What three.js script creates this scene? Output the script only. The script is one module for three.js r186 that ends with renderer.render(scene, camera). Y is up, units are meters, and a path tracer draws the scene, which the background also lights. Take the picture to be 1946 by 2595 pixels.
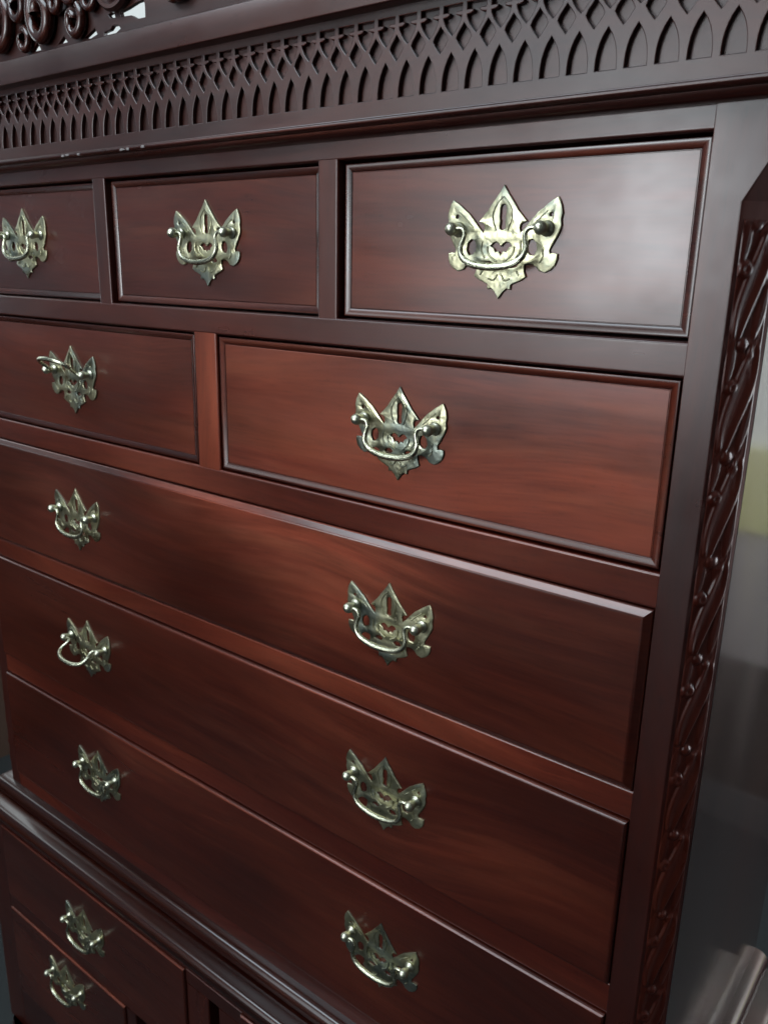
import * as THREE from 'three';
import { mergeGeometries, mergeVertices, toCreasedNormals } from 'three/addons/utils/BufferGeometryUtils.js';
import { ConvexGeometry } from 'three/addons/geometries/ConvexGeometry.js';
import { RectAreaLightUniformsLib } from 'three/addons/lights/RectAreaLightUniformsLib.js';

// ---------------------------------------------------------------- camera, light, exposure
const EYE = 1.65;                                   // height of the lens above the floor; the chest is measured from it
const scene = new THREE.Scene();
const camera = new THREE.PerspectiveCamera(63.184, 767 / 1024, 0.05, 30);
camera.position.set(0.69248, EYE - 0.0053, 0.58263);
camera.rotation.set(-0.28092, 0.65792, 0.02367, 'YXZ');
camera.focus = 0.72;
camera.userData.fStop = 11;

const renderer = new THREE.WebGLRenderer({ antialias: true });
renderer.setSize(767, 1024);
renderer.toneMapping = THREE.LinearToneMapping;
renderer.toneMappingExposure = 1.0;
renderer.shadowMap.enabled = true;
renderer.shadowMap.type = THREE.PCFSoftShadowMap;
scene.background = new THREE.Color().setRGB(0.02, 0.022, 0.025);
RectAreaLightUniformsLib.init();

// windows and an overhead light out of view, placed for what the polish mirrors
const CEIL = EYE + 1.06;
const UNSEEN_WINDOW_FRONT = { x: [-1.6, 0.45], y: [EYE - 0.40, EYE + 0.95], z: 2.6, light: 2.7, glow: 1.1, gap: [-0.85, -0.35], bright: 16, color: [0.86, 0.95, 1.0] };  // unseen, behind the camera: lights the chest front and shows in its polish
const UNSEEN_WINDOW_LEFT = { z: [-1.75, 0.34], y: [EYE - 0.2, EYE + 0.95], x: -1.9, light: 2.0, glow: 0.75, color: [0.88, 0.98, 1.0] };  // unseen but for slivers through the cresting; placed to light left-facing rims
const UNSEEN_WINDOW_RIGHT = { z: [-1.88, -0.75], y: [EYE - 0.70, EYE + 0.95], x: 2.3, light: 3.0, glow: 10, color: [0.84, 0.93, 1.0] };  // unseen, placed to brighten the waist moulding and the back wall
const UNSEEN_CEILING_LIGHT = { x: [-1.25, 0.35], z: [0.7, 1.45], y: CEIL, light: 1.7, glow: 8.0, color: [0.76, 0.90, 1.0] };  // unseen, placed overhead to light the upward lips of the drawers
function areaLight(d, w, h, at, turn) {
  const l = new THREE.RectAreaLight(new THREE.Color().setRGB(...d.color), d.light, w, h);
  l.position.set(...at); l.rotation.set(...turn); scene.add(l);
}
{
  const mid = r => (r[0] + r[1]) / 2, len = r => r[1] - r[0], f = UNSEEN_WINDOW_FRONT, l = UNSEEN_WINDOW_LEFT, r = UNSEEN_WINDOW_RIGHT, c = UNSEEN_CEILING_LIGHT;
  areaLight(f, len(f.x), len(f.y), [mid(f.x), mid(f.y), f.z - 0.04], [0, 0, 0]);
  areaLight(l, len(l.z), len(l.y), [l.x + 0.04, mid(l.y), mid(l.z)], [0, -Math.PI / 2, 0]);
  areaLight(r, len(r.z), len(r.y), [r.x - 0.04, mid(r.y), mid(r.z)], [0, Math.PI / 2, 0]);
  areaLight(c, len(c.x), len(c.z), [mid(c.x), c.y - 0.03, mid(c.z)], [-Math.PI / 2, 0, 0]);
}

// ---------------------------------------------------------------- helpers
let seed = 7;
const rnd = () => { seed |= 0; seed = seed + 0x6D2B79F5 | 0; let t = Math.imul(seed ^ seed >>> 15, 1 | seed); t = t + Math.imul(t ^ t >>> 7, 61 | t) ^ t; return ((t ^ t >>> 14) >>> 0) / 4294967296; };
const clamp = (v, a = 0, b = 1) => Math.min(b, Math.max(a, v));
const smooth = (a, b, v) => { const t = clamp((v - a) / (b - a)); return t * t * (3 - 2 * t); };
function noiseTable(nx, ny) { const t = new Float32Array(nx * ny); for (let i = 0; i < t.length; i++) t[i] = rnd(); return t; }
function makeNoise(nx, ny) {                          // value noise that repeats after nx by ny cells
  const t = noiseTable(nx, ny);
  return (u, v) => {
    const x = u * nx, y = v * ny, i = Math.floor(x), j = Math.floor(y), fx = x - i, fy = y - j;
    const a = fx * fx * (3 - 2 * fx), b = fy * fy * (3 - 2 * fy), X = k => ((k % nx) + nx) % nx, Y = k => ((k % ny) + ny) % ny;
    const p = t[Y(j) * nx + X(i)], q = t[Y(j) * nx + X(i + 1)], r = t[Y(j + 1) * nx + X(i)], s = t[Y(j + 1) * nx + X(i + 1)];
    return (p + (q - p) * a) * (1 - b) + (r + (s - r) * a) * b;
  };
}
function texture(w, h, fill, srgb, rx, ry) {
  const d = new Uint8Array(w * h * 4);
  for (let y = 0; y < h; y++) for (let x = 0; x < w; x++) {
    const c = fill(x / w, y / h), o = (y * w + x) * 4;
    for (let k = 0; k < 3; k++) { let v = clamp(c[k]); if (srgb) v = v <= 0.0031308 ? v * 12.92 : 1.055 * Math.pow(v, 1 / 2.4) - 0.055; d[o + k] = Math.round(v * 255); }
    d[o + 3] = 255;
  }
  const t = new THREE.DataTexture(d, w, h);
  t.wrapS = t.wrapT = THREE.RepeatWrapping; t.magFilter = THREE.LinearFilter; t.minFilter = THREE.LinearFilter;
  if (srgb) t.colorSpace = THREE.SRGBColorSpace;
  t.repeat.set(rx, ry); t.needsUpdate = true;
  return t;
}

// ---------------------------------------------------------------- materials
// mahogany: a sheet 1.6 m along the grain and 0.8 m across it
const WX = 1.6, WY = 0.8, FIBRE = [0.10, 0.13];
const nFig = makeNoise(8, 9), nFig2 = makeNoise(14, 22), nStreak = makeNoise(14, 150), nFine = makeNoise(60, 420), nPore = makeNoise(200, 900), nWarp = makeNoise(7, 5);
const woodField = (u, v) => {
  const w = (nWarp(u, v) - 0.5) * 0.07, vv = v + w;
  const fig = nFig(u, vv) * 0.62 + nFig2(u, vv) * 0.38, streak = nStreak(u, vv), fine = nFine(u, vv), pore = nPore(u, vv);
  return { fig, streak, fine, pore };
};
const woodColor = texture(1024, 1024, (u, v) => {
  const { fig, streak, fine, pore } = woodField(u, v);
  let t = smooth(0.12, 0.88, fig) * 0.46 + streak * 0.32 + fine * 0.22;
  const dark = [0.062, 0.0088, 0.0048], mid = [0.120, 0.0145, 0.0068], pale = [0.215, 0.035, 0.013];
  const c = [0, 1, 2].map(k => t < 0.5 ? dark[k] + (mid[k] - dark[k]) * t * 2 : mid[k] + (pale[k] - mid[k]) * (t * 2 - 1));
  const p = pore > 0.84 ? 0.66 : 1;
  return c.map(x => x * p);
}, true, 1 / WX, 1 / WY);
const nRough = makeNoise(30, 26), nRough2 = makeNoise(160, 120);
const coatRough = texture(512, 512, (u, v) => { const r = 0.66 + nRough(u, v) * 0.24 + nRough2(u, v) * 0.10; return [r, r, r]; }, false, 1 / WX, 1 / WY);
// the fibres lie aslant under the lacquer and sway with the figure: this gives mahogany its moving warm lustre
const nSwayX = makeNoise(9, 12), nSwayY = makeNoise(8, 11), nSway2 = makeNoise(26, 110), nFibre = makeNoise(70, 500);
const fibre = texture(1024, 1024, (u, v) => {
  const w = (nWarp(u, v) - 0.5) * 0.07, q = v + w, x = FIBRE[0] + (nSwayX(u, q) - 0.5) * 0.26 + (nFibre(u, q) - 0.5) * 0.04, y = FIBRE[1] + (nSwayY(u, q) - 0.5) * 0.30 + (nSway2(u, q) - 0.5) * 0.08 + (nFibre(u + 0.5, q) - 0.5) * 0.05, l = Math.hypot(x, y, 1);
  return [0.5 + 0.5 * x / l, 0.5 + 0.5 * y / l, 0.5 + 0.5 / l];
}, false, 1 / WX, 1 / WY);
const nBand = makeNoise(10, 60), nBand2 = makeNoise(24, 190), nBand3 = makeNoise(70, 600);
const lustre = texture(1024, 1024, (u, v) => {
  const q = v + (nWarp(u, v) - 0.5) * 0.07, t = 0.36 + 0.30 * nBand(u, q) + 0.22 * nBand2(u, q) + 0.24 * nBand3(u, q) + 0.60 * (nFig(u, q) - 0.5);
  return [clamp(t), clamp(t * (0.80 + 0.30 * nBand(u + 0.3, q))), clamp(t * (0.8 + 0.3 * nBand(u + 0.3, q)))];
}, true, 1 / WX, 1 / WY);
function wood(color, coat, extra = {}) {
  return new THREE.MeshPhysicalMaterial({ color: new THREE.Color().setRGB(...color), map: woodColor, normalMap: fibre, roughness: 0.42, ior: 1.7, specularColor: new THREE.Color().setRGB(1, 0.23, 0.105), specularColorMap: lustre, clearcoat: 1, clearcoatRoughness: coat, clearcoatRoughnessMap: coatRough, ...extra });
}
const M = {
  drawer: wood([0.19, 0.17, 0.185], 0.27),
  drawerDark: wood([0.17, 0.155, 0.18], 0.29, { specularIntensity: 0.75 }),
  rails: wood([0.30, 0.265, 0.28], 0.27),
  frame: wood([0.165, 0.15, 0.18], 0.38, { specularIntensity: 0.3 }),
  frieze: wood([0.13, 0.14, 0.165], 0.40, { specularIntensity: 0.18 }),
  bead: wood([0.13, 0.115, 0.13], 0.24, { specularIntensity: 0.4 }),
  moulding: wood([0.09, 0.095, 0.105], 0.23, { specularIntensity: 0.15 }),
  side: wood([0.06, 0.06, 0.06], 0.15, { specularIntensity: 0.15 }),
  carving: wood([0.24, 0.25, 0.25], 0.38, { specularIntensity: 0.2, clearcoat: 0.6 }),
  scroll: wood([0.14, 0.14, 0.15], 0.20, { specularIntensity: 0.2 }),
  inside: new THREE.MeshStandardMaterial({ color: new THREE.Color().setRGB(0.02, 0.012, 0.01), roughness: 0.9 }),
};
const nTarnish = makeNoise(9, 9), nTarnish2 = makeNoise(28, 28), nTarnish3 = makeNoise(110, 110);
const brassColor = texture(512, 512, (u, v) => {
  const t = smooth(0.35, 0.75, nTarnish(u, v) * 0.55 + nTarnish2(u, v) * 0.3 + nTarnish3(u, v) * 0.15);
  const a = [0.50, 0.465, 0.30], b = [0.22, 0.24, 0.20];
  return [0, 1, 2].map(k => a[k] + (b[k] - a[k]) * t);
}, true, 4, 4);
const brassRough = texture(256, 256, (u, v) => { const r = 0.55 + 0.45 * nTarnish2(u, v); return [r, r, r]; }, false, 4, 4);
const brassBump = texture(512, 512, (u, v) => { const r = nTarnish2(u, v) * 0.5 + nTarnish3(u, v) * 0.3; return [r, r, r]; }, false, 4, 4);
M.plate = new THREE.MeshStandardMaterial({ map: brassColor, metalness: 1, roughness: 0.46, roughnessMap: brassRough, bumpMap: brassBump, bumpScale: 0.0005 });
M.chip = new THREE.MeshStandardMaterial({ color: new THREE.Color().setRGB(0.15, 0.13, 0.125), roughness: 0.75 });
M.post = new THREE.MeshStandardMaterial({ color: new THREE.Color().setRGB(0.56, 0.55, 0.42), metalness: 1, roughness: 0.5, roughnessMap: brassRough });
M.bail = new THREE.MeshStandardMaterial({ color: new THREE.Color().setRGB(0.47, 0.46, 0.34), metalness: 1, roughness: 0.36, roughnessMap: brassRough, bumpMap: brassBump, bumpScale: 0.0004 });
const nPlaster = makeNoise(40, 40), nPlaster2 = makeNoise(160, 160);
const plasterBump = texture(512, 512, (u, v) => { const r = nPlaster(u, v) * 0.6 + nPlaster2(u, v) * 0.4; return [r, r, r]; }, false, 0.5, 0.5);
const plaster = c => new THREE.MeshStandardMaterial({ color: new THREE.Color().setRGB(...c), roughness: 0.85, bumpMap: plasterBump, bumpScale: 0.002 });
M.wall = plaster([0.80, 0.79, 0.72]);  // this and the next wall tones are set for what the polish mirrors
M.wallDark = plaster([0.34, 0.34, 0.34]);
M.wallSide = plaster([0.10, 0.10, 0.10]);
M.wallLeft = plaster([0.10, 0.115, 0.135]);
M.panelling = new THREE.MeshStandardMaterial({ color: new THREE.Color().setRGB(0.045, 0.022, 0.013), roughness: 0.55 });
M.unseen_band = plaster([0.060, 0.052, 0.046]);  // unseen lower band, dark for the reflection in the chest side
M.unseenBandUpper = plaster([0.34, 0.30, 0.29]);  // unseen mauve band, coloured for the same reflection
M.rail = plaster([0.60, 0.56, 0.24]);  // unseen olive band, mirrored in the chest side
M.tile = new THREE.MeshStandardMaterial({ color: new THREE.Color().setRGB(0.013, 0.016, 0.017), roughness: 0.85, bumpMap: plasterBump, bumpScale: 0.001 });
M.whitePaint = new THREE.MeshStandardMaterial({ color: new THREE.Color().setRGB(0.7, 0.72, 0.72), roughness: 0.5 });
const glow = (c, s) => new THREE.MeshStandardMaterial({ color: 0x000000, emissive: new THREE.Color().setRGB(...c), emissiveIntensity: s, roughness: 0.2 });
M.unseenPaneFront = glow(UNSEEN_WINDOW_FRONT.color, UNSEEN_WINDOW_FRONT.glow);
M.unseenPaneBright = glow(UNSEEN_WINDOW_FRONT.color, UNSEEN_WINDOW_FRONT.bright);  // unseen bright patch behind the camera, mirrored in the top right drawer
M.unseenPaneLeft = glow(UNSEEN_WINDOW_LEFT.color, UNSEEN_WINDOW_LEFT.glow);
M.unseenPaneRight = glow(UNSEEN_WINDOW_RIGHT.color, UNSEEN_WINDOW_RIGHT.glow);
M.panel = glow(UNSEEN_CEILING_LIGHT.color, UNSEEN_CEILING_LIGHT.glow);  // glow of the unseen overhead light

// ---------------------------------------------------------------- geometry helpers
function planar(g, along = 'x', off = [rnd() * 3, rnd() * 3]) {   // uv in metres, the grain running along that axis
  const p = g.attributes.position, n = g.attributes.normal, uv = new Float32Array(p.count * 2);
  for (let i = 0; i < p.count; i++) {
    const x = p.getX(i), y = p.getY(i), z = p.getZ(i), ax = Math.abs(n.getX(i)), ay = Math.abs(n.getY(i)), az = Math.abs(n.getZ(i));
    let u, v;
    if (along === 'x') { u = x; v = az >= ay ? y : z; if (ax > 0.8) { u = z; v = y; } }
    else if (along === 'y') { u = y; v = az >= ax ? x : z; }
    else { u = z; v = ax >= ay ? y : x; }
    uv[2 * i] = u + off[0]; uv[2 * i + 1] = v + off[1];
  }
  g.setAttribute('uv', new THREE.BufferAttribute(uv, 2));
  return g;
}
function fromTris(pos) { const g = new THREE.BufferGeometry(); g.setAttribute('position', new THREE.Float32BufferAttribute(pos, 3)); g.computeVertexNormals(); return g; }
const quad = (out, a, b, c, d) => out.push(...a, ...b, ...c, ...a, ...c, ...d);
const bare = g => { const r = g.index ? g.toNonIndexed() : g; for (const k of Object.keys(r.attributes)) if (k !== 'position' && k !== 'normal') r.deleteAttribute(k); return r; };
const joined = list => mergeGeometries(list.map(bare));
const creased = (g, a = 0.6) => { g.scale(1000, 1000, 1000); const r = toCreasedNormals(g, a); r.scale(0.001, 0.001, 0.001); return r; };   // its test for equal corners is too coarse for metres
function box(x0, x1, y0, y1, z0, z1) { const g = new THREE.BoxGeometry(x1 - x0, y1 - y0, z1 - z0); g.translate((x0 + x1) / 2, (y0 + y1) / 2, (z0 + z1) / 2); return bare(g); }
const arc = (cx, cy, r, a0, a1, n = 5) => Array.from({ length: n + 1 }, (_, i) => { const a = (a0 + (a1 - a0) * i / n) * Math.PI / 180; return [cx + r * Math.cos(a), cy + r * Math.sin(a)]; });
/** a bar of any cross-section: section [[a, z], ...] counter-clockwise, seen with z up */
function bar(section, along, from, to) {
  const out = [], at = (p, t) => along === 'x' ? [t, p[0], p[1]] : [p[0], t, p[1]], n = section.length, flip = along === 'y';
  for (let i = 0; i < n; i++) { const a = section[i], b = section[(i + 1) % n]; if (flip) quad(out, at(a, from), at(a, to), at(b, to), at(b, from)); else quad(out, at(a, from), at(b, from), at(b, to), at(a, to)); }
  const tri = THREE.ShapeUtils.triangulateShape(section.map(p => new THREE.Vector2(...p)), []);
  for (const t of tri) for (const [end, order] of [[from, flip ? [0, 1, 2] : [0, 2, 1]], [to, flip ? [0, 2, 1] : [0, 1, 2]]]) for (const k of order) out.push(...at(section[t[k]], end));
  return creased(fromTris(out), 0.7);
}
/** rail or divider with rounded front edges, front at z = zf */
const railBar = (a0, a1, along, from, to, zf = 0, d = 0.022, r = 0.0022) => bar([[a0, zf - d], [a1, zf - d], [a1, zf - r - 0.0006], ...arc(a1 - r, zf - r, r, 0, 90), [a1 - r - 0.0006, zf], [a0 + r + 0.0006, zf], ...arc(a0 + r, zf - r, r, 90, 180), [a0, zf - r - 0.0006]], along, from, to);
/** rings of a rectangle: profile [[inset, z], ...] from the outside in, closed by a flat field */
function rectRings(w, h, profile, closed = true) {
  const out = [], ring = ([d, z]) => [[-w / 2 + d, -h / 2 + d, z], [w / 2 - d, -h / 2 + d, z], [w / 2 - d, h / 2 - d, z], [-w / 2 + d, h / 2 - d, z]];
  for (let i = 0; i + 1 < profile.length; i++) { const a = ring(profile[i]), b = ring(profile[i + 1]); for (let k = 0; k < 4; k++) { const l = (k + 1) % 4; quad(out, a[k], a[l], b[l], b[k]); } }
  if (closed) { quad(out, ...ring(profile[profile.length - 1])); const s = ring(profile[0]); quad(out, s[0], s[3], s[2], s[1]); }
  return creased(fromTris(out), 0.75);
}
/** moulding round the front and both sides: profile [[out, y], ...] from bottom to top */
function moulding(profile, half, zFront, zBack) {
  const out = [], path = p => [[-half - p, zBack], [-half - p, zFront + p], [half + p, zFront + p], [half + p, zBack]];
  const n = profile.length;
  for (let i = 0; i < n; i++) {
    const [p, y] = profile[i], [q, t] = profile[(i + 1) % n], a = path(p), b = path(q);
    for (let k = 0; k < 3; k++) quad(out, [a[k][0], y, a[k][1]], [a[k + 1][0], y, a[k + 1][1]], [b[k + 1][0], t, b[k + 1][1]], [b[k][0], t, b[k][1]]);
  }
  const tri = THREE.ShapeUtils.triangulateShape(profile.map(p => new THREE.Vector2(...p)), []);
  for (const t of tri) for (const s of [-1, 1]) { const f = t.map(k => [s * (half + profile[k][0]), profile[k][1], zBack]); out.push(...f[0], ...f[s < 0 ? 1 : 2], ...f[s < 0 ? 2 : 1]); }
  return creased(fromTris(out), 0.7);
}
function mesh(name, g, m, parent, label) {
  const o = new THREE.Mesh(g, m); o.name = name; o.castShadow = o.receiveShadow = true;
  if (label) o.userData.label = label;
  (parent || scene).add(o);
  return o;
}
function structure(name, g, m) { const o = mesh(name, g, m); o.userData.kind = 'structure'; return o; }

// ---------------------------------------------------------------- room mostly out of view, placed for light and reflections on the chest
{
  structure('floor', planar(box(-2.4, 2.6, -0.1, 0, -1.9, 3.0)), M.tile);
  const c = UNSEEN_CEILING_LIGHT, unseen_ceiling = structure('unseen_ceiling', planar(box(-2.4, 2.6, CEIL, CEIL + 0.1, -2.0, 2.72)), M.wallDark);
  mesh('unseen_ceiling_light', planar(box(c.x[0], c.x[1], CEIL - 0.018, CEIL, c.z[0], c.z[1])), M.panel, unseen_ceiling);  // lamp out of view, placed to light the upward drawer edges
  const back = structure('unseen_wall_back', planar(box(-2.4, 2.6, 0, CEIL, -2.0, -1.9)), M.wall);
  mesh('unseen_band', planar(box(-2.4, 2.6, 0.12, EYE - 1.10, -1.9, -1.885)), M.unseen_band, back);  // wall bands out of view, coloured for what the chest side mirrors
  mesh('unseen_band', planar(box(-2.4, 2.6, EYE - 1.10, EYE - 0.70, -1.9, -1.884)), M.unseenBandUpper, back);
  mesh('unseen_skirting', planar(box(-2.4, 2.6, 0.0, 0.12, -1.9, -1.88)), M.wallSide, back);
  mesh('unseen_olive_band', planar(box(-2.4, 2.6, EYE - 0.70, EYE - 0.46, -1.9, -1.87)), M.rail, back);  // olive stretch of the same unseen bands
  for (const [d, name, sign, wall] of [[UNSEEN_WINDOW_RIGHT, 'unseen_wall_right', 1, M.wallSide], [UNSEEN_WINDOW_LEFT, 'wall_left', -1, M.wallLeft]]) {
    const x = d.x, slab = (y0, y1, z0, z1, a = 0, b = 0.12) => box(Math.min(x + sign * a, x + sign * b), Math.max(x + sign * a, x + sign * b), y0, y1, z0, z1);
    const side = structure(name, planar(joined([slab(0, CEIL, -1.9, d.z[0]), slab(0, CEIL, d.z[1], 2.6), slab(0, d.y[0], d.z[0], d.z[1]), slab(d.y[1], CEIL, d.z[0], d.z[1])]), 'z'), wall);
    if (sign < 0) mesh('panelling', slab(0, EYE - 0.24, -1.89, 2.59, -0.02, -0.001), M.panelling, side);
    const frame = mesh('window', joined([slab(d.y[0], d.y[0] + 0.06, d.z[0], d.z[1], 0.03, 0.09), slab(d.y[1] - 0.06, d.y[1], d.z[0], d.z[1], 0.03, 0.09), slab(d.y[0] + 0.06, d.y[1] - 0.06, d.z[0], d.z[0] + 0.06, 0.03, 0.09), slab(d.y[0] + 0.06, d.y[1] - 0.06, d.z[1] - 0.06, d.z[1], 0.03, 0.09)]), M.whitePaint, side);  // windows out of view: left one lights rims, right one the mouldings
    mesh('unseen_pane', slab(d.y[0] + 0.06, d.y[1] - 0.06, d.z[0] + 0.06, d.z[1] - 0.06, 0.055, 0.065), sign > 0 ? M.unseenPaneRight : M.unseenPaneLeft, frame);
  }
  const f = UNSEEN_WINDOW_FRONT, front = structure('unseen_wall_front', joined([box(-2.4, f.x[0], 0, CEIL, f.z, f.z + 0.12), box(f.x[1], 2.6, 0, CEIL, f.z, f.z + 0.12), box(f.x[0], f.x[1], 0, f.y[0], f.z, f.z + 0.12), box(f.x[0], f.x[1], f.y[1], CEIL, f.z, f.z + 0.12)]), M.wallDark);
  const fw = mesh('window', joined([box(f.x[0], f.x[1], f.y[0], f.y[0] + 0.06, f.z + 0.03, f.z + 0.09), box(f.x[0], f.x[1], f.y[1] - 0.06, f.y[1], f.z + 0.03, f.z + 0.09),
    box(f.x[0], f.x[0] + 0.06, f.y[0] + 0.06, f.y[1] - 0.06, f.z + 0.03, f.z + 0.09), box(f.x[1] - 0.06, f.x[1], f.y[0] + 0.06, f.y[1] - 0.06, f.z + 0.03, f.z + 0.09)]), M.whitePaint, front);  // out of view behind the camera, lights the chest front
  mesh('unseen_pane', box(f.x[0] + 0.06, f.gap[0], f.y[0] + 0.06, f.y[1] - 0.06, f.z + 0.055, f.z + 0.065), M.unseenPaneFront, fw);
  mesh('unseen_pane', box(f.gap[1], f.x[1] - 0.06, f.y[0] + 0.06, f.y[1] - 0.06, f.z + 0.055, f.z + 0.065), M.unseenPaneFront, fw);
  mesh('unseen_pane', box(f.gap[0], f.gap[1], f.y[0] + 0.06, EYE - 0.15, f.z + 0.055, f.z + 0.065), M.unseenPaneFront, fw);
  mesh('unseen_pane', box(f.gap[0], f.gap[1], EYE - 0.15, EYE + 0.55, f.z + 0.055, f.z + 0.065), M.unseenPaneBright, fw);  // brighter part, out of view, for the patch mirrored in the drawer
  mesh('unseen_pane', box(f.gap[0], f.gap[1], EYE + 0.55, f.y[1] - 0.06, f.z + 0.055, f.z + 0.065), M.unseenPaneFront, fw);
}

// ---------------------------------------------------------------- the chest
const chest = new THREE.Group();
chest.name = 'chest_of_drawers';
chest.userData = { label: 'tall dark mahogany chest of drawers with brass bail handles and fretwork frieze', category: 'chest' };
scene.add(chest);
const W = 0.5, EDGE = 0.5238, HALF = 0.5445, BACK = -0.412, CH = HALF - EDGE;
const Y = y => y + EYE;                               // heights below are measured from the lens
const R1 = [0.0859, -0.0467], R2 = [-0.0716, -0.2148], R3 = [-0.2432, -0.4003], R4 = [-0.4271, -0.5915], R5 = [-0.6239, -0.8049], BASE = -0.835, TOP = 0.1035;

// stiles: chamfered from below up to a stopped end, square above
for (const s of [1, -1]) {
  const r = 0.0005, sec = [[W, -0.022], [HALF, -0.022], [HALF, -CH], [EDGE + 0.0012, -0.0012], ...arc(EDGE - 0.0008, -0.0016, 0.0016, 45, 90, 3), [EDGE - 0.0016, 0], [W + r + 0.0006, 0], ...arc(W + r, -r, r, 90, 180, 2), [W, -r - 0.0006]];
  const low = bar(sec, 'y', Y(BASE), Y(0.0432));
  const stop = [];
  for (const p of sec) stop.push(new THREE.Vector3(p[0], Y(0.0432), p[1]));
  for (const p of [[W, -0.022], [HALF, -0.022], [HALF, -0.0012], [HALF - 0.0012, 0], [W + r + 0.0006, 0], ...arc(W + r, -r, r, 90, 180, 2), [W, -r - 0.0006]]) stop.push(new THREE.Vector3(p[0], Y(0.079), p[1]));
  const mid = bare(new ConvexGeometry(stop)); mid.computeVertexNormals();
  const high = bar([[W, -0.022], [HALF, -0.022], [HALF, -0.0012], [HALF - 0.0012, 0], [W + r + 0.0006, 0], ...arc(W + r, -r, r, 90, 180, 2), [W, -r - 0.0006]], 'y', Y(0.079), Y(TOP));
  let g = joined([low, mid, high]);
  if (s < 0) { g.scale(-1, 1, 1); const p = g.attributes.position, n = g.attributes.normal; for (let i = 0; i < p.count; i += 3) for (const a of [p, n]) for (let k = 0; k < 3; k++) { const t = a.array[3 * (i + 1) + k]; a.array[3 * (i + 1) + k] = a.array[3 * (i + 2) + k]; a.array[3 * (i + 2) + k] = t; } }
  mesh('stile', planar(g, 'y'), M.frame, chest);
}
// rails and dividers
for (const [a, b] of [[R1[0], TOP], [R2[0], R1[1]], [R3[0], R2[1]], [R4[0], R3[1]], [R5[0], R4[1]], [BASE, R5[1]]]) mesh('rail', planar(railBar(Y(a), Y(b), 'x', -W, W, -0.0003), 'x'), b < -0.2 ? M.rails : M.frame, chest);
for (const x of [-0.17085, 0.17085]) mesh('divider', planar(railBar(x - 0.012, x + 0.012, 'y', Y(R1[1] - 0.0026), Y(R1[0] + 0.0026), -0.0006), 'y'), M.frame, chest);
mesh('divider', planar(railBar(-0.0178, 0.0178, 'y', Y(R2[1] - 0.0026), Y(R2[0] + 0.0026), -0.0006), 'y'), M.rails, chest);
// the case: sides, top, bottom and a dust board behind the drawers
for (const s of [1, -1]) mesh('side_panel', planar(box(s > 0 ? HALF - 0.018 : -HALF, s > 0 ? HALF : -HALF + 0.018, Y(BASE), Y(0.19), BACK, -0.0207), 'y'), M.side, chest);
mesh('case_interior', joined([box(-HALF + 0.018, HALF - 0.018, Y(BASE), Y(0.18), BACK, BACK + 0.012), box(-HALF + 0.018, HALF - 0.018, Y(0.168), Y(0.18), BACK + 0.012, -0.03), box(-HALF + 0.018, HALF - 0.018, Y(BASE), Y(0.168), -0.06, -0.045)]), M.inside, chest);

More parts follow.
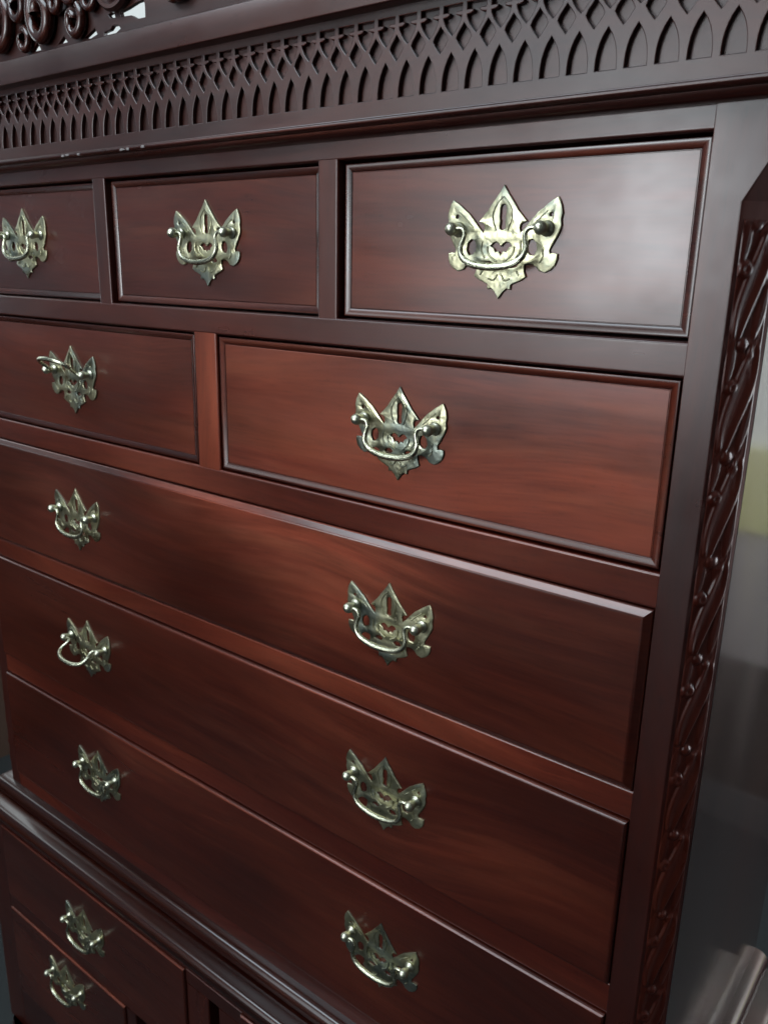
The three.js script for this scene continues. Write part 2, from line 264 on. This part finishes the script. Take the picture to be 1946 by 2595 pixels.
// carved corners: leaf scrolls in relief down each chamfer
{
  const L = 0.0432 - 0.012 - (BASE + 0.03), wd = Math.hypot(CH, CH) - 0.004, nu = 30, nv = 620, P = 0.0765;
  const gauss = (d, w) => Math.exp(-d * d / (w * w));
  const relief = (t, y) => {                           // t -1..1 across, y metres down from the top
    const k = Math.floor(y / P), s = y / P - k, hash = n => { const v = Math.sin(k * 12.9898 + n * 78.233) * 43758.5453; return v - Math.floor(v) - 0.5; }, j = hash(1) * 0.16;
    let h = 0; const over = v => { const k = 0.0007, m = Math.max(0, k - Math.abs(h - v)) / k; h = Math.max(h, v) + m * m * k / 4; };
    const leaf = (s0, s1, t0, t1, w, amp, q) => {      // a leaf blade from (s0, t0) to (s1, t1) with a raised midrib
      const u = clamp((s - s0) / (s1 - s0)), c = t0 + (t1 - t0) * Math.pow(u, q), ww = w * Math.sin(Math.PI * clamp(0.12 + 0.82 * u)) + 0.03, d = (t - c) / ww;
      if (s < s0 - 0.02 || s > s1 + 0.02 || Math.abs(d) > 1.15) return;
      const e = smooth(0, 0.1, (s - s0) / (s1 - s0) + 0.05) * (1 - smooth(0.9, 1.05, (s - s0) / (s1 - s0)));
      over(0.8 * amp * e * (0.86 * Math.sqrt(Math.max(0, 1 - Math.min(1, d * d))) + 0.14 * Math.cos(d * 8) * (1 - Math.min(1, Math.abs(d)))));
    };
    const blade = (s0, s1, t0, t1, w, amp) => {          // a hollowed leaf: its two edges stand proud, the middle is scooped out
      const u = (s - s0) / (s1 - s0); if (u < 0 || u > 1) return;
      const c = t0 + (t1 - t0) * (0.5 - 0.5 * Math.cos(Math.PI * u)), ww = w * Math.pow(Math.sin(Math.PI * clamp(0.06 + 0.9 * u)), 0.7) + 0.02, d = Math.abs((t - c) / ww);
      if (d < 1.25) over(amp * smooth(0, 0.08, u) * (1 - smooth(0.92, 1, u)) * (0.42 + 0.58 * smooth(0.0, 0.9, d)) * (1 - smooth(0.9, 1.25, d)));
    };
    const boss = (sc, tc, r, amp, eye) => { const dx = (t - tc) * 0.0135, dy = (s - sc) * P, d = Math.hypot(dx, dy) / r; if (d < 1) over(amp * (Math.sqrt(1 - d * d) - (eye ? 0.5 * gauss(d, 0.34) : 0))); };
    blade(0.04 + hash(2) * 0.06, 1.03, 0.60 + hash(3) * 0.12, -0.50 + j, 0.52 + hash(4) * 0.14, 0.0027 + hash(5) * 0.0006);
    leaf(0.50 + hash(6) * 0.08, 1.00, 0.84, 0.50 + hash(7) * 0.2, 0.26, 0.0020, 0.9);
    leaf(0.02, 0.42 + hash(8) * 0.1, -0.60, -0.82, 0.24, 0.0019, 1);
    leaf(0.10, 0.50, 0.02 + hash(9) * 0.2, 0.70, 0.20, 0.0022, 0.8);
    boss(0.40 + hash(10) * 0.06, -0.50 + j, 0.0054 + hash(11) * 0.001, 0.0042, true);
    boss(0.05, -0.18 + j, 0.0044 + hash(12) * 0.0012, 0.0034, false);
    boss(0.12 + hash(13) * 0.08, 0.34, 0.0032 + hash(14) * 0.001, 0.0027, false);
    const edge = smooth(1, 0.9, Math.abs(t));
    return 0.66 * edge * h;
  };
  for (const s of [1, -1]) {
    const pos = [], idx = [], dir = [Math.SQRT1_2, -Math.SQRT1_2], nor = [Math.SQRT1_2, Math.SQRT1_2];
    for (let j = 0; j <= nv; j++) for (let i = 0; i <= nu; i++) {
      const t = i / nu * 2 - 1, y = j / nv * L, fade = smooth(0, 0.01, y) * smooth(0, 0.01, L - y), rim = i === 0 || i === nu || j === 0 || j === nv;
      const h = rim ? -0.0006 : 0.0003 + relief(t, y) * fade, c = (EDGE + HALF) / 2 + dir[0] * t * wd / 2 + nor[0] * h, z = -CH / 2 + dir[1] * t * wd / 2 + nor[1] * h;
      pos.push(s * c, Y(0.0432 - 0.010 - y), z);
    }
    for (let j = 0; j < nv; j++) for (let i = 0; i < nu; i++) { const a = j * (nu + 1) + i, b = a + 1, c = a + nu + 1, d = c + 1; if (s > 0) idx.push(a, c, b, b, c, d); else idx.push(a, b, c, b, d, c); }
    const g = new THREE.BufferGeometry(); g.setAttribute('position', new THREE.Float32BufferAttribute(pos, 3)); g.setIndex(idx); g.computeVertexNormals();
    mesh('leaf_carving', planar(g, 'y'), M.carving, chest);
  }
}

// moulding under the frieze, fretwork, cornice board
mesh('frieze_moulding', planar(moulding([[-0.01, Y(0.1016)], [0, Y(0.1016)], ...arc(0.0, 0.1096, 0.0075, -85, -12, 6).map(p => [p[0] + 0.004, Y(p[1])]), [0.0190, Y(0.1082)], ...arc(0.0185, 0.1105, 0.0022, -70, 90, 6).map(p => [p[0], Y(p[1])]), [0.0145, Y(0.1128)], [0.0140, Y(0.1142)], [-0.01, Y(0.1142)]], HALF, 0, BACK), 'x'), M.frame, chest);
{ // the polish is knocked off the edge of the moulding in a few places
  for (const [x, r] of [[-0.2020, 0.0030], [-0.1935, 0.0042], [-0.1720, 0.0030], [-0.0930, 0.0046], [-0.0840, 0.0028], [-0.0590, 0.0030]]) {
    const c = new THREE.IcosahedronGeometry(1, 1), p = c.attributes.position;
    for (let i = 0; i < p.count; i++) { const k = 0.75 + 0.5 * Math.abs(Math.sin(p.getX(i) * 31 + p.getY(i) * 17 + x * 900)); p.setXYZ(i, p.getX(i) * k, p.getY(i) * k, p.getZ(i)); }
    c.scale(r, 0.0011 + 0.0003 * rnd(), 0.0006); c.translate(x, Y(0.1098 + 0.0008 * (rnd() - 0.5)), 0.0204); c.computeVertexNormals(); mesh('bare_wood_chip', bare(c), M.chip, chest, 'pale chip where the polish is knocked off');
  }
}
{
  const FZ = 0.0115, P = 0.0206, n = 54, y0 = 0.1142, y1 = 0.1925, X0 = -HALF - 0.012, shape = new THREE.Shape();
  shape.moveTo(X0, y0); shape.lineTo(-X0, y0); shape.lineTo(-X0, y1); shape.lineTo(X0, y1); shape.closePath();
  const phase = 0.3790 - Math.floor((0.3790 - X0 - 0.004) / P) * P;   // left edge of the first arch
  const hole = pts => { const h = new THREE.Path(); pts.forEach((p, i) => i ? h.lineTo(p[0], p[1]) : h.moveTo(p[0], p[1])); h.closePath(); shape.holes.push(h); };
  const aw = 0.0073;                                   // half the opening of an arch
  for (let k = 0; ; k++) {
    const cx = phase + aw + k * P;
    if (cx + 0.016 > -X0) break;
    const b = 0.1268, t = 0.1522, side = [];
    for (let i = 0; i <= 6; i++) { const u = i / 6; side.push([aw * (1 - 0.04 * u - 0.96 * Math.pow(u, 2.7)), b + (t - b) * u]); }
    hole([...side.map(p => [cx + p[0], p[1]]), ...side.slice(0, -1).reverse().map(p => [cx - p[0], p[1]])]);
    // lozenge over the pier to the right
    const lx = cx + P / 2;
    const lz = [[0.0, 0.1528], [0.0020, 0.1552], [0.0043, 0.1580], [0.0063, 0.1612], [0.0050, 0.1642], [0.0024, 0.1674], [0.0, 0.1706]];
    if (lx + 0.008 < -X0) hole([...lz.map(p => [lx + p[0], p[1]]), ...lz.slice(1, -1).reverse().map(p => [lx - p[0], p[1]])]);
    // cusped cell over the arch
    const cell = [[0.0, 0.1636], [0.0032, 0.1668], [0.0058, 0.1704], [0.0076, 0.1742], [0.0078, 0.1758], [0.0052, 0.1760], [0.0028, 0.1770], [0.0024, 0.1786], [0.0046, 0.1792], [0.0079, 0.1792], [0.0080, 0.1836]];
    hole([...cell.map(p => [cx + p[0], p[1]]), ...cell.slice(1).reverse().map(p => [cx - p[0], p[1]])]);
  }
  const g = new THREE.ExtrudeGeometry(shape, { depth: 0.0040, bevelEnabled: true, bevelSize: 0.0007, bevelThickness: 0.0008, bevelOffset: -0.0007, bevelSegments: 2, curveSegments: 4 });
  g.translate(0, EYE, FZ - 0.0040 - 0.0008);
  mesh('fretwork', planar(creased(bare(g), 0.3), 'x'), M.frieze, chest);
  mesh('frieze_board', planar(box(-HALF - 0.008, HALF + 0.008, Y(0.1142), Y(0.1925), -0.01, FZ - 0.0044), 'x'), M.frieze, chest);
  for (const s of [1, -1]) mesh('frieze_side', planar(box(s > 0 ? HALF : -HALF - 0.0115, s > 0 ? HALF + 0.0115 : -HALF, Y(0.1142), Y(0.1925), BACK, -0.0102), 'z'), M.frieze, chest);
}
mesh('cornice_board', planar(moulding([[-0.02, Y(0.1905)], [0.0225, Y(0.1905)], ...arc(0.0225, 0.1920, 0.0015, -90, 0, 3).map(p => [p[0], Y(p[1])]), ...arc(0.0225, 0.2135, 0.0015, 0, 90, 3).map(p => [p[0], Y(p[1])]), [-0.02, Y(0.2150)]], HALF, 0, BACK), 'x'), M.frieze, chest);

// pierced cresting on top, with carved volutes
{
  const shape = new THREE.Shape(), yb = 0.2151, CZ = 0.012;
  shape.moveTo(-0.54, yb); shape.lineTo(0.54, yb); shape.lineTo(0.54, 0.30);
  shape.bezierCurveTo(0.40, 0.31, 0.30, 0.40, 0.12, 0.41); shape.bezierCurveTo(0.05, 0.415, -0.05, 0.415, -0.12, 0.41); shape.bezierCurveTo(-0.30, 0.40, -0.40, 0.31, -0.54, 0.30); shape.closePath();
  const hole = pts => { const h = new THREE.Path(); pts.forEach((p, i) => i ? h.lineTo(p[0], p[1]) : h.moveTo(p[0], p[1])); h.closePath(); shape.holes.push(h); };
  for (const s of [1, -1]) {
    const m = pts => hole(s > 0 ? pts : pts.map(p => [-p[0], p[1]]));
    m([[0.0400, 0.2158], [0.0547, 0.2158], [0.0547, 0.262], [0.0400, 0.262]]);                               // upright slot
    m([[-0.0680, 0.2416], [-0.0572, 0.2420], [-0.0552, 0.2372], [-0.0560, 0.2272], [-0.0680, 0.2275], [-0.0780, 0.2320], [-0.0940, 0.2330], [-0.0950, 0.2372], [-0.0840, 0.2385]]);
    m([[-0.1240, 0.2228], [-0.1140, 0.2236], [-0.1090, 0.2268], [-0.0999, 0.2265], [-0.0962, 0.2229], [-0.1037, 0.2200], [-0.1240, 0.2200]]);
    m([[-0.1150, 0.2376], [-0.1058, 0.2390], [-0.1036, 0.2336], [-0.1120, 0.2346]]);
    m([[-0.1590, 0.2222], [-0.1393, 0.2290], [-0.1358, 0.2230], [-0.1480, 0.2206]]);
    m([[-0.2080, 0.2225], [-0.1960, 0.2290], [-0.1900, 0.2225]]);
    m([[-0.2620, 0.2215], [-0.2480, 0.2300], [-0.2420, 0.2215]]);
  }
  const g = new THREE.ExtrudeGeometry(shape, { depth: 0.0034, bevelEnabled: true, bevelSize: 0.0006, bevelThickness: 0.0006, bevelOffset: -0.0006, bevelSegments: 2, curveSegments: 16 });
  g.translate(0, EYE, CZ - 0.0040);
  const crest = mesh('cresting', planar(creased(bare(g), 0.3), 'x'), M.frieze, chest);
  const volute = (cx, cy, R, turns, r0, dir, start = 0) => {
    const pts = []; for (let i = 0; i <= 40; i++) { const u = i / 40, a = start + dir * u * turns * Math.PI * 2, rr = R * (1 - 0.72 * u); pts.push(new THREE.Vector3(cx + rr * Math.cos(a) * 0.8, Y(cy) + rr * Math.sin(a), CZ + 0.004 + 0.004 * u)); }
    return new THREE.TubeGeometry(new THREE.CatmullRomCurve3(pts), 90, r0, 10);
  };
  for (const s of [1, -1]) {                          // turned rosettes
    const disc = new THREE.LatheGeometry([[0, 0.009], [0.020, 0.0085], [0.0225, 0.006], [0.025, 0.0085], [0.0285, 0.0085], [0.031, 0.005], [0.031, 0]].reverse().map(p => new THREE.Vector2(...p)), 40);
    disc.rotateX(Math.PI / 2); disc.translate(s * -0.098, Y(0.268), CZ + 0.0002);
    mesh('rosette', planar(creased(bare(disc), 0.5), 'x'), M.frieze, crest);
  }
  for (const s of [1, -1]) for (const [cx, cy, R, t, r, d, a] of [[-0.226, 0.253, 0.0315, 1.30, 0.0074, 1, 1.2], [-0.166, 0.2385, 0.0165, 1.15, 0.0054, -1, 1.0], [-0.318, 0.257, 0.031, 1.3, 0.0072, -1, 0.8], [-0.196, 0.262, 0.017, 1.2, 0.0046, 1, 0.4], [-0.265, 0.232, 0.013, 1.1, 0.0042, -1, 2.0], [-0.272, 0.272, 0.020, 1.2, 0.0052, 1, 2.8], [-0.140, 0.258, 0.014, 1.1, 0.0040, -1, 0.2], [-0.350, 0.230, 0.015, 1.1, 0.0044, 1, 1.0], [0.000, 0.2500, 0.026, 0.62, 0.0036, 1, 2.6], [-0.170, 0.280, 0.026, 1.2, 0.0042, 1, 3.4]])
    mesh('volute', planar(bare(volute(s * cx, cy, R, t, r, d * s, s > 0 ? a : Math.PI - a)), 'x'), M.scroll, crest);
}

// waist moulding, then the lower case standing on four legs
const LZ = 0.026, LH = 0.580, LB = -1.335;
mesh('waist_moulding', planar(moulding([[-0.02, Y(-0.849)], [-0.02, Y(-0.830)], [0.0005, Y(-0.830)], ...arc(0.002, -0.846, 0.0155, 90, 8, 6).map(p => [p[0], Y(p[1])]).reverse().reverse(), [0.0175, Y(-0.849)]].reverse(), HALF, 0, BACK), 'x'), M.moulding, chest);
mesh('table_moulding', planar(moulding([[-0.02, Y(-0.886)], [0.034, Y(-0.886)], [0.036, Y(-0.882)], ...arc(0.0300, -0.869, 0.0125, -60, 88, 8).map(p => [p[0], Y(p[1])]), [0.020, Y(-0.8535)], [-0.02, Y(-0.8535)]], HALF, 0, BACK), 'x'), M.moulding, chest);
{
  const A = [-0.905, -1.043], B = [-1.068, -1.245], WX2 = 0.527;
  for (const s of [1, -1]) mesh('stile', planar(railBar(s > 0 ? WX2 : -LH, s > 0 ? LH : -WX2, 'y', Y(LB), Y(-0.8862), LZ), 'y'), M.frame, chest);
  for (const [a, b] of [[A[0], -0.8862], [B[0], A[1]], [LB, B[1]]]) mesh('rail', planar(railBar(Y(a), Y(b), 'x', -WX2, WX2, LZ - 0.0003), 'x'), M.frame, chest);
  mesh('apron', planar(railBar(Y(-0.928), Y(A[0]), 'x', -0.054, 0.054, LZ - 0.0006), 'x'), M.frame, chest);
  for (const x of [-0.19, 0.19]) mesh('divider', planar(railBar(x - 0.012, x + 0.012, 'y', Y(B[1]), Y(B[0]), LZ - 0.0003), 'y'), M.frame, chest);
  for (const s of [1, -1]) mesh('divider', planar(railBar(s > 0 ? 0.010 : -0.054, s > 0 ? 0.054 : -0.010, 'y', Y(A[1]), Y(-0.928), LZ - 0.0006), 'y'), M.frame, chest);
  for (const s of [1, -1]) mesh('side_panel', planar(box(s > 0 ? LH - 0.018 : -LH, s > 0 ? LH : -LH + 0.018, Y(LB), Y(-0.8862), BACK, LZ - 0.0225), 'z'), M.side, chest);
  mesh('case_interior', joined([box(-LH + 0.018, LH - 0.018, Y(LB), Y(-0.887), BACK, BACK + 0.012), box(-LH + 0.018, LH - 0.018, Y(LB), Y(-0.887), -0.04, -0.028)]), M.inside, chest);
  for (const s of [1, -1]) for (const zz of [LZ - 0.03, BACK + 0.04]) {        // cabriole legs with a swelling knee
    const out = zz > -0.1 ? 1 : -1, pts = [[0, 0.315, 0.040], [0.006, 0.27, 0.043], [0.010, 0.22, 0.036], [0.004, 0.15, 0.026], [-0.004, 0.08, 0.019], [0.004, 0.03, 0.024], [0.014, 0.0135, 0.032], [0.014, 0.0, 0.026]], pos = [], n = 14;
    const ring = ([o, y, r]) => Array.from({ length: n }, (_, i) => { const a = i / n * Math.PI * 2, e = v => Math.sign(v) * Math.pow(Math.abs(v), 0.75); return [s * (LH - 0.042 + o * 0.8) + r * e(Math.cos(a)), y, zz + out * o * 0.8 + r * e(Math.sin(a))]; });
    for (let i = 0; i + 1 < pts.length; i++) { const a = ring(pts[i]), b = ring(pts[i + 1]); for (let k = 0; k < n; k++) quad(pos, a[k], a[(k + 1) % n], b[(k + 1) % n], b[k]); }
    const e = ring(pts[pts.length - 1]); for (let k = 1; k + 1 < n; k++) pos.push(...e[0], ...e[k], ...e[k + 1]);
    mesh('leg', planar(creased(fromTris(pos), 1.2), 'y'), M.frame, chest);
  }
}

// ---------------------------------------------------------------- brass pulls
const plateGeometry = (() => {
  const half = [[0, 0], [4.2, -6.2], [8.4, -11.4], [13.5, -18.4], [17.0, -22.0], [21.6, -26.8], [18.6, -27.4], [16.2, -28.8], [15.6, -31.4], [16.6, -34.6], [20.0, -31.6], [25.4, -25.4], [30.2, -20.4], [34.2, -17.6], [38.0, -14.6], [42.4, -11.8], [46.0, -9.8], [47.4, -12.0], [49.4, -16.0], [50.6, -21.6], [49.6, -25.4], [50.4, -30.0], [49.2, -34.2], [47.0, -38.6], [44.2, -43.4], [41.8, -47.2], [42.4, -50.0], [45.0, -49.6], [48.6, -50.2], [48.8, -54.0], [47.0, -58.6], [43.4, -62.2], [39.0, -64.0], [34.0, -62.8], [31.4, -59.8], [28.6, -58.2], [25.0, -57.6], [21.4, -58.6], [21.6, -63.0], [23.4, -67.4], [19.0, -70.2], [13.6, -72.4], [10.6, -73.6], [10.4, -77.4], [7.0, -76.6], [3.6, -79.4], [0, -84.6]];
  const S = new THREE.Shape(), all = [...half, ...half.slice(1, -1).reverse().map(p => [-p[0], p[1]])].map(p => [p[0] / 1000, p[1] / 1000]);
  all.reverse().forEach((p, i) => i ? S.lineTo(p[0], p[1]) : S.moveTo(p[0], p[1])); S.closePath();
  const hole = pts => { const h = new THREE.Path(); pts.forEach((p, i) => i ? h.lineTo(p[0] / 1000, p[1] / 1000) : h.moveTo(p[0] / 1000, p[1] / 1000)); h.closePath(); S.holes.push(h); };
  hole([...arc(0.4, -16.6, 2.6, 0, 180, 6), [-2.4, -24], [-1.6, -26], ...arc(0.4, -30.4, 2.6, 180, 360, 6), [2.4, -26], [3.0, -24]]);          // keyhole
  hole([[-9.4, -44.6], [-7.2, -42.4], [-4.6, -41.6], [-2.0, -43.0], [0, -45.2], [2.0, -43.0], [4.6, -41.6], [7.2, -42.4], [9.4, -44.6], [6.4, -46.2], [4.8, -49.2], [2.0, -48.6], [0, -51.4], [-2.0, -48.6], [-4.8, -49.2], [-6.4, -46.2]]);
  for (const s of [1, -1]) {
    const m = pts => hole(s > 0 ? pts : pts.map(p => [-p[0], p[1]]));
    m(arc(41.4, -22.4, 1.5, 0, 330, 9));
    m([[22.4, -44.4], [24.0, -40.6], [27.4, -39.8], [30.4, -42.6], [31.4, -47.2], [29.2, -51.6], [25.6, -51.0], [23.0, -48.4]]);
    m([[6.0, -58.4], [9.0, -56.2], [13.4, -56.6], [16.0, -59.4], [13.0, -60.6], [9.0, -61.2]]);
  }
  const g = new THREE.ExtrudeGeometry(S, { depth: 0.0007, bevelEnabled: true, bevelSize: 0.0007, bevelThickness: 0.0007, bevelOffset: -0.0007, bevelSegments: 2, curveSegments: 4 });
  const body = bare(g);
  // chased relief: raised ribs along the leaves
  const ribs = [], rib = (pts, r) => ribs.push(bare(new THREE.TubeGeometry(new THREE.CatmullRomCurve3(pts.map(p => new THREE.Vector3(p[0] / 1000, p[1] / 1000, 0.0017))), 12, r, 5)));
  for (const s of [1, -1]) {
    rib([[s * 5, -33], [s * 7.5, -27], [s * 8.5, -21], [s * 5.5, -14], [0.3 * s, -8.5]], 0.0006);
    rib([[s * 12, -45], [s * 11, -50], [s * 7, -54], [s * 3, -56]], 0.0008);
    rib([[s * 17, -41], [s * 17.5, -48], [s * 14, -53.5]], 0.0008);
    rib([[s * 34, -57], [s * 37, -53], [s * 36, -47]], 0.0007);
    rib([[s * 1.6, -66], [s * 5, -70.4], [s * 9.6, -69.2]], 0.0007);
    rib([[s * 15, -63], [s * 17.5, -66.4]], 0.0007);
    rib([[s * 26, -30.4], [s * 32.5, -24.6], [s * 38.6, -19.4]], 0.0005);
  }
  const j = mergeGeometries([creased(body, 0.4), ...ribs]);
  return planar(j, 'x', [0, 0]);
})();
const plateVariants = [[0, 0], [0.37, 0.11], [0.13, 0.52], [0.71, 0.29], [0.55, 0.83], [0.91, 0.64]].map(o => {   // each plate has tarnished in its own way
  const g = plateGeometry.clone(), uv = g.attributes.uv;
  for (let i = 0; i < uv.count; i++) uv.setXY(i, uv.getX(i) + o[0], uv.getY(i) + o[1]);
  return g;
});
let plateCount = 0;
const POST = 0.0392, PY = -0.0322, OUT = 0.0118;
const postGeometry = (() => {
  const prof = [[0, 0.0016], [0.0056, 0.0016], [0.0060, 0.0026], [0.0046, 0.0036], [0.0032, 0.0048], [0.0030, 0.0072], [0.0042, 0.0082], ...arc(0, OUT + 0.0008, 0.0052, -38, 88, 9)].map(p => new THREE.Vector2(Math.max(0, p[0]), p[1]));
  const g = new THREE.LatheGeometry(prof, 20); g.rotateX(Math.PI / 2);
  return planar(bare(g), 'x', [0, 0]);
})();
const bailGeometry = (() => {                           // hangs in the plane of its two posts; the origin is the line it swings about
  const half = [[35.0, 0.2], [31.5, 0.4], [28.4, -0.8], [26.8, -4.2], [27.6, -8.6], [28.9, -13.4], [28.2, -18.6], [24.6, -23.2], [17.6, -26.6], [8.8, -28.2], [0, -28.7]];
  const pts = [...half, ...half.slice(0, -1).reverse().map(p => [-p[0], p[1]])].map(p => new THREE.Vector3(p[0] / 1000, p[1] / 1000, 0)), curve = new THREE.CatmullRomCurve3(pts), N = 84, K = 10, pos = [], idx = [];
  const fr = curve.computeFrenetFrames(N);
  for (let i = 0; i <= N; i++) {
    const u = i / N, c = curve.getPointAt(u), t = curve.getTangentAt(u), b = new THREE.Vector3(0, 0, 1), nn = new THREE.Vector3().crossVectors(b, t).normalize(), r = 0.0018 + 0.0012 * Math.pow(Math.sin(Math.PI * u), 2);
    for (let k = 0; k < K; k++) { const a = k / K * Math.PI * 2; pos.push(...c.clone().addScaledVector(nn, r * Math.cos(a)).addScaledVector(b, r * Math.sin(a)).toArray()); }
  }
  for (let i = 0; i < N; i++) for (let k = 0; k < K; k++) { const a = i * K + k, b = i * K + (k + 1) % K, c = a + K, d = b + K; idx.push(a, b, c, b, d, c); }
  const g = new THREE.BufferGeometry(); g.setAttribute('position', new THREE.Float32BufferAttribute(pos, 3)); g.setIndex(idx); g.computeVertexNormals();
  return planar(g, 'x', [0, 0]);
})();
/** a pull on a drawer front: tip of its plate at (x, y) on the drawer's face z; the bail swung out by `swing` and pushed askew by `skew` */
function pull(drawer, x, y, z, swing = 0.10, skew = 0, label) {
  const put = (name, g, m, px, py, pz) => { const o = mesh(name, g, m, drawer); o.position.set(px, py, pz); return o; };
  put('back_plate', plateVariants[plateCount++ % plateVariants.length], M.plate, x, y, z);
  for (const s of [1, -1]) put('post', postGeometry, M.post, x + s * POST, y + PY, z);
  const b = put('bail', bailGeometry, M.bail, x, y + PY, z + OUT);
  b.rotation.set(-swing, skew, 0, 'YXZ');
  if (label) b.userData.label = label;
}

// ---------------------------------------------------------------- drawers
const INSET = d => [[0.0091, d - 0.016], [0.0091, d - 0.0011], [0.0094, d - 0.0011], [0.0098, d - 0.0007], [0.0106, d - 0.0007], [0.0114, d - 0.0007]];     // sunk field
INSET.bead = d => [[0.002, d - 0.016], [0.002, d - 0.0008], [0.002, d - 0.0002], ...arc(0.0028, d + 0.0002, 0.0008, 180, 90, 3), [0.0036, d + 0.0010], [0.0042, d + 0.0009], [0.0046, d + 0.0008], [0.0086, d - 0.0007], [0.0090, d - 0.0012], [0.0090, d - 0.016]];     // raised rim that slopes to the field
const LIP = d => [[0.0008, d - 0.018], [0.0008, d - 0.0058], [0.0009, d - 0.0052], [0.0020, d - 0.0041], [0.0026, d - 0.0037], [0.0062, d - 0.0010], [0.0068, d - 0.0006], [0.0080, d], [0.0088, d]];   // overlapping edge, chamfered
const LIP_SMALL = d => [[0.0006, d - 0.018], [0.0006, d - 0.0040], ...arc(0.0040, d - 0.0034, 0.0034, 178, 92, 6), [0.0046, d], [0.0052, d]];                      // overlapping edge, quarter round
function drawer(x0, x1, rows, face, profile, label, tone = M.drawer) {
  const w = x1 - x0, h = rows[0] - rows[1], o = mesh('drawer', planar(rectRings(w, h, profile(0)), 'x'), tone, chest, label);
  o.position.set((x0 + x1) / 2, Y((rows[0] + rows[1]) / 2), face);
  if (profile.bead) mesh('bead', planar(rectRings(w, h, profile.bead(0), false), 'x'), M.bead, o);
  o.pullAt = (x, tip, ...rest) => pull(o, x - o.position.x, Y(tip) - o.position.y, 0.0001, ...rest);
  return o;
}
const d1 = [drawer(-W, -0.1828, R1, -0.0085, INSET, undefined, M.drawerDark), drawer(-0.1589, 0.1589, R1, -0.0085, INSET, undefined, M.drawerDark), drawer(0.1828, W, R1, -0.0085, INSET, undefined, M.drawerDark)];
d1[0].pullAt(-0.3467, 0.0606, 0.12, 0.0); d1[1].pullAt(0, 0.0606, 0.10, -0.02); d1[2].pullAt(0.3450, 0.0606, 0.16, 0.0);
const d2 = [drawer(-W, -0.0178, R2, -0.0035, INSET), drawer(0.0178, W, R2, -0.0035, INSET)];
d2[0].pullAt(-0.2547, -0.1016, 2.25, 0.0, 'brass bail flipped up against its plate'); d2[1].pullAt(0.2547, -0.1016, 0.10, 0.0);
for (const [R, face, tip, a, b] of [[R3, 0.0055, -0.2820, 0.10, 0.12], [R4, 0.0045, -0.4663, 0.95, 0.08], [R5, 0.0045, -0.6659, 0.12, 0.05]]) {
  const o = drawer(-W, W, R, face, R === R3 ? LIP : LIP_SMALL);
  o.pullAt(-0.2555, tip, a, 0.0, a > 0.5 ? 'brass bail standing out from its plate' : undefined); o.pullAt(0.2555, tip, b, 0.0);
}
{
  const A = [-0.905, -1.043], B = [-1.068, -1.245], z = LZ + 0.003;
  const a = [drawer(-0.527, -0.054, A, z, LIP_SMALL), drawer(0.054, 0.527, A, z, LIP_SMALL)];
  a[0].pullAt(-0.290, -0.9400, 0.10); a[1].pullAt(0.290, -0.9400, 0.10);
  const b = [drawer(-0.527, -0.202, B, z, LIP_SMALL), drawer(-0.178, 0.178, B, z - 0.022, INSET), drawer(0.202, 0.527, B, z, LIP_SMALL)];
  b[0].pullAt(-0.358, -1.0860, 0.10); b[2].pullAt(0.358, -1.0860, 0.10);
}
// old joints: no drawer sits quite true
chest.children.filter(o => o.name === 'drawer').forEach(o => { o.rotation.set((rnd() - 0.5) * 0.004, (rnd() - 0.5) * 0.004, (rnd() - 0.5) * 0.0014); });
for (const o of chest.children) delete o.pullAt;

renderer.render(scene, camera);
